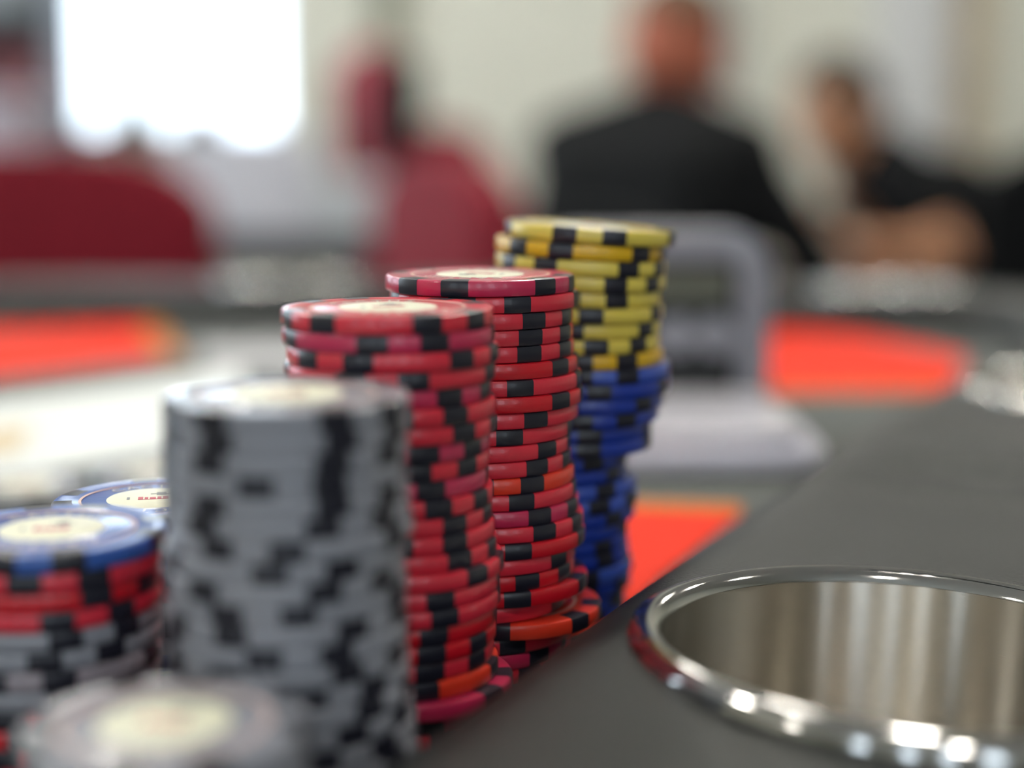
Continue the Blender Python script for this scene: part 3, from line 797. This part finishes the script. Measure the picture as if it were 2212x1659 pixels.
def person(label, P, skin, shirt, trousers, hair, sleeve='long', beard=None):
    k_ = P.get('near', 1.0)
    for q_ in list(P):
        if isinstance(P[q_], tuple) and q_ not in ('face', 'front'):
            x_, y_, z_ = P[q_]
            P[q_] = (x_*k_, y_*k_, z_ if q_ in ('lan', 'ran') else CAM_Z + (z_-CAM_Z)*k_)
    root = thing('person', label, 'person', (P['pelvis'][0], P['pelvis'][1], 0))
    T = Vector((P['pelvis'][0], P['pelvis'][1], 0))
    V = lambda k: Vector(P[k]) - T
    pel, chest, neck, head = V('pelvis'), V('chest'), V('neck'), V('head')
    f, s, u = frame(P['face'])
    bf, bs, bu = frame(P['front'])
    body = bmesh.new(); top = bmesh.new(); legs = bmesh.new(); shoes = bmesh.new()
    def trunk(bm, g):
        for e in (-0.085, 0.0, 0.085):
            add_limb(bm, pel + bs*e, chest + bs*e*1.15, 0.105+g, 0.115+g)
        add_limb(bm, V('lsh'), V('rsh'), 0.062+g, 0.062+g)
        add_limb(bm, chest, neck - (neck-chest)*0.3, 0.11+g, 0.075+g)
        for k_ in ('lsh', 'rsh'):
            add_limb(bm, neck - (neck-chest)*0.15, V(k_), 0.078+g, 0.060+g)
    trunk(body, 0.0)
    add_limb(body, neck - (head-neck)*0.3, head - u*0.04, 0.056, 0.052)
    R3 = Matrix((s, f, u)).transposed()
    add_ball(body, head + u*0.02, 0.1, (0.76, 0.95, 1.08), R3, 3)
    add_ball(body, head - u*0.055 + f*0.022, 0.068, (0.86, 0.98, 0.95), R3)     # jaw
    add_limb(body, head + f*0.092 + u*0.018, head + f*0.108 - u*0.022, 0.011, 0.016)   # nose
    add_limb(body, head + f*0.080 - u*0.058 - s*0.02, head + f*0.080 - u*0.058 + s*0.02, 0.011, 0.011)   # lips
    for e in (-1, 1):
        add_ball(body, head + s*e*0.076 - u*0.005, 0.026, (0.4, 0.8, 1.2), R3)   # ears
        add_limb(body, head + f*0.080 + s*e*0.012 + u*0.036, head + f*0.066 + s*e*0.046 + u*0.034, 0.012, 0.012)  # brow
    for side in ('l', 'r'):
        sh, el, wr = V(side+'sh'), V(side+'el'), V(side+'wr')
        add_limb(body, sh, el, 0.050, 0.040); add_limb(body, el, wr, 0.042, 0.028)
        hand(body, wr, (wr-el).normalized()*0.7 + Vector(P.get(side+'hd', (wr-el)))*0.3, P.get(side+'palm', (0, 0, -1)))
        add_limb(top, sh, sh.lerp(el, 1.0 if sleeve == 'long' else 0.62), 0.060, 0.053)
        if sleeve == 'long': add_limb(top, el, wr.lerp(el, 0.08), 0.053, 0.038)
        hip = pel + bs*(0.095 if side == 'r' else -0.095) - Vector((0, 0, 0.02))
        kn, an = V(side+'kn'), V(side+'an')
        add_limb(body, hip, kn, 0.082, 0.056); add_limb(body, kn, an, 0.054, 0.036)
        add_limb(legs, hip, kn, 0.090, 0.068); add_limb(legs, kn, an, 0.066, 0.056)
        toe = an + (Vector((kn-hip).xy.to_3d()).normalized())*0.15
        toe.z = 0.032
        hl = an.copy(); hl.z = 0.04
        add_limb(body, an, hl, 0.036, 0.034); add_limb(body, hl, toe, 0.032, 0.026)
        add_limb(shoes, hl - (toe-hl).normalized()*0.03, toe, 0.042, 0.034)
    fuse('body', body, skin, root, 0.0075, 4)
    trunk(top, 0.014)
    fuse('shirt', top, shirt, root, 0.012, 4)
    add_limb(legs, pel - bs*0.09, pel + bs*0.09, 0.118, 0.118)
    fuse('trousers', legs, trousers, root, 0.014, 3)
    fuse('shoes', shoes, BLACK_CLOTH, root, 0.012, 2)
    hb_ = bmesh.new()
    for a in range(-80, 81, 16):
        for b in range(-60, 96, 15):
            x = math.sin(math.radians(a)); 
            yv = -math.cos(math.radians(a))*math.cos(math.radians(b)) ; zv = math.cos(math.radians(a))*math.sin(math.radians(b))
            if P.get('cap') and zv < 0.35: continue
            if zv < -0.35: continue
            add_ball(hb_, head + u*0.022 + s*x*0.074 + f*yv*0.093 + u*zv*0.106, 0.020, sub=1)
    for a in range(-60, 61, 15):
        for b in (8, 22, 36):
            x = math.sin(math.radians(a))*math.cos(math.radians(b))
            zz = math.cos(math.radians(a))
            add_ball(hb_, head + u*0.022 + s*x*0.070 + f*math.sin(math.radians(b))*0.092 + u*zz*math.cos(math.radians(b))*0.106, 0.018, sub=1)
    fuse('hair', hb_, hair, root, 0.009, 3)
    EW = mat('eye_white', (225, 222, 216), 0.2); EI = mat('eye_dark', (40, 30, 26), 0.2)
    for e in (-1, 1):
        b_ = bmesh.new(); add_ball(b_, head + f*0.080 + s*e*0.031 + u*0.012, 0.013); ey = obj('eye', b_, EW, root); ey.data.shade_smooth()
        b_ = bmesh.new(); add_ball(b_, head + f*0.0895 + s*e*0.031 + u*0.012, 0.0058); obj('iris', b_, EI, ey)
    if beard is not None:
        b_ = bmesh.new()
        for a in range(-75, 76, 15):
            for zz in (-0.075, -0.095):
                add_ball(b_, head - u*(-zz) + f*(0.02+0.062*math.cos(math.radians(a))) + s*0.058*math.sin(math.radians(a)), 0.018, sub=1)
        fuse('beard', b_, beard, root, 0.008, 3)
    return root
SKIN1 = mat('ruddy_skin', (178, 98, 72), 0.55, noise=0.06, nscale=12, sss=0.05)
SKIN2 = mat('tan_skin', (196, 140, 104), 0.55, noise=0.06, nscale=12, sss=0.05)
NAVY = mat('dark_trousers', (30, 32, 40), 0.9, noise=0.1, nscale=20)
HAIR1 = mat('brown_hair', (92, 66, 40), 0.6, noise=0.25, nscale=60)
HAIR2 = mat('dark_brown_hair', (62, 48, 34), 0.6, noise=0.25, nscale=60)
person('person in a black long-sleeved shirt leaning forward, short brown hair, beyond the table',
       dict(pelvis=(0.205, 3.08, 0.56), chest=(0.27, 3.15, 0.80), neck=(0.305, 3.21, 0.935), head=(0.325, 3.24, 1.068), face=(0.9, 0.35, -0.25), front=(0.6, 0.8, 0.0),
            lsh=(0.115, 3.27, 0.875), lel=(0.20, 3.50, 0.68), lwr=(0.36, 3.50, 0.70), rsh=(0.44, 3.05, 0.865), rel=(0.575, 3.00, 0.665), rwr=(0.655, 3.20, 0.655),
            lkn=(0.30, 3.55, 0.56), lan=(0.32, 3.50, 0.10), rkn=(0.53, 3.38, 0.56), ran=(0.55, 3.34, 0.10), cap=True, near=0.86),
       SKIN1, BLACK_CLOTH, NAVY, HAIR1)
person('person in a black short-sleeved top resting bare forearms on the knees, dark brown hair',
       dict(pelvis=(1.22, 4.10, 0.54), chest=(1.06, 4.05, 0.735), neck=(0.92, 4.00, 0.86), head=(0.82, 3.97, 0.968), face=(-0.8, -0.45, -0.4), front=(-0.95, -0.25, 0),
            rsh=(0.92, 4.20, 0.80), rel=(1.06, 4.20, 0.70), rwr=(0.78, 4.00, 0.72), lsh=(0.95, 3.84, 0.81), lel=(1.02, 3.70, 0.64), lwr=(0.76, 3.68, 0.645),
            rkn=(0.74, 4.10, 0.525), ran=(0.77, 4.10, 0.10), lkn=(0.76, 3.80, 0.525), lan=(0.79, 3.80, 0.10), near=0.86),
       SKIN2, BLACK_CLOTH, NAVY, HAIR2, 'short')
chair('plain_chair', 'plain black chair under the person in the black long-sleeved shirt', (0.198, 2.67, 0), math.atan2(-0.6, 0.8), BLACK_CLOTH, 0.44, 0.78, 0.12, None, None, 0.475)
chair('plain_chair', 'plain black chair under the person in the black short-sleeved top', (1.015, 3.52, 0), math.atan2(0.95, -0.25), BLACK_CLOTH, 0.44, 0.74, 0.12, None, None, 0.46)
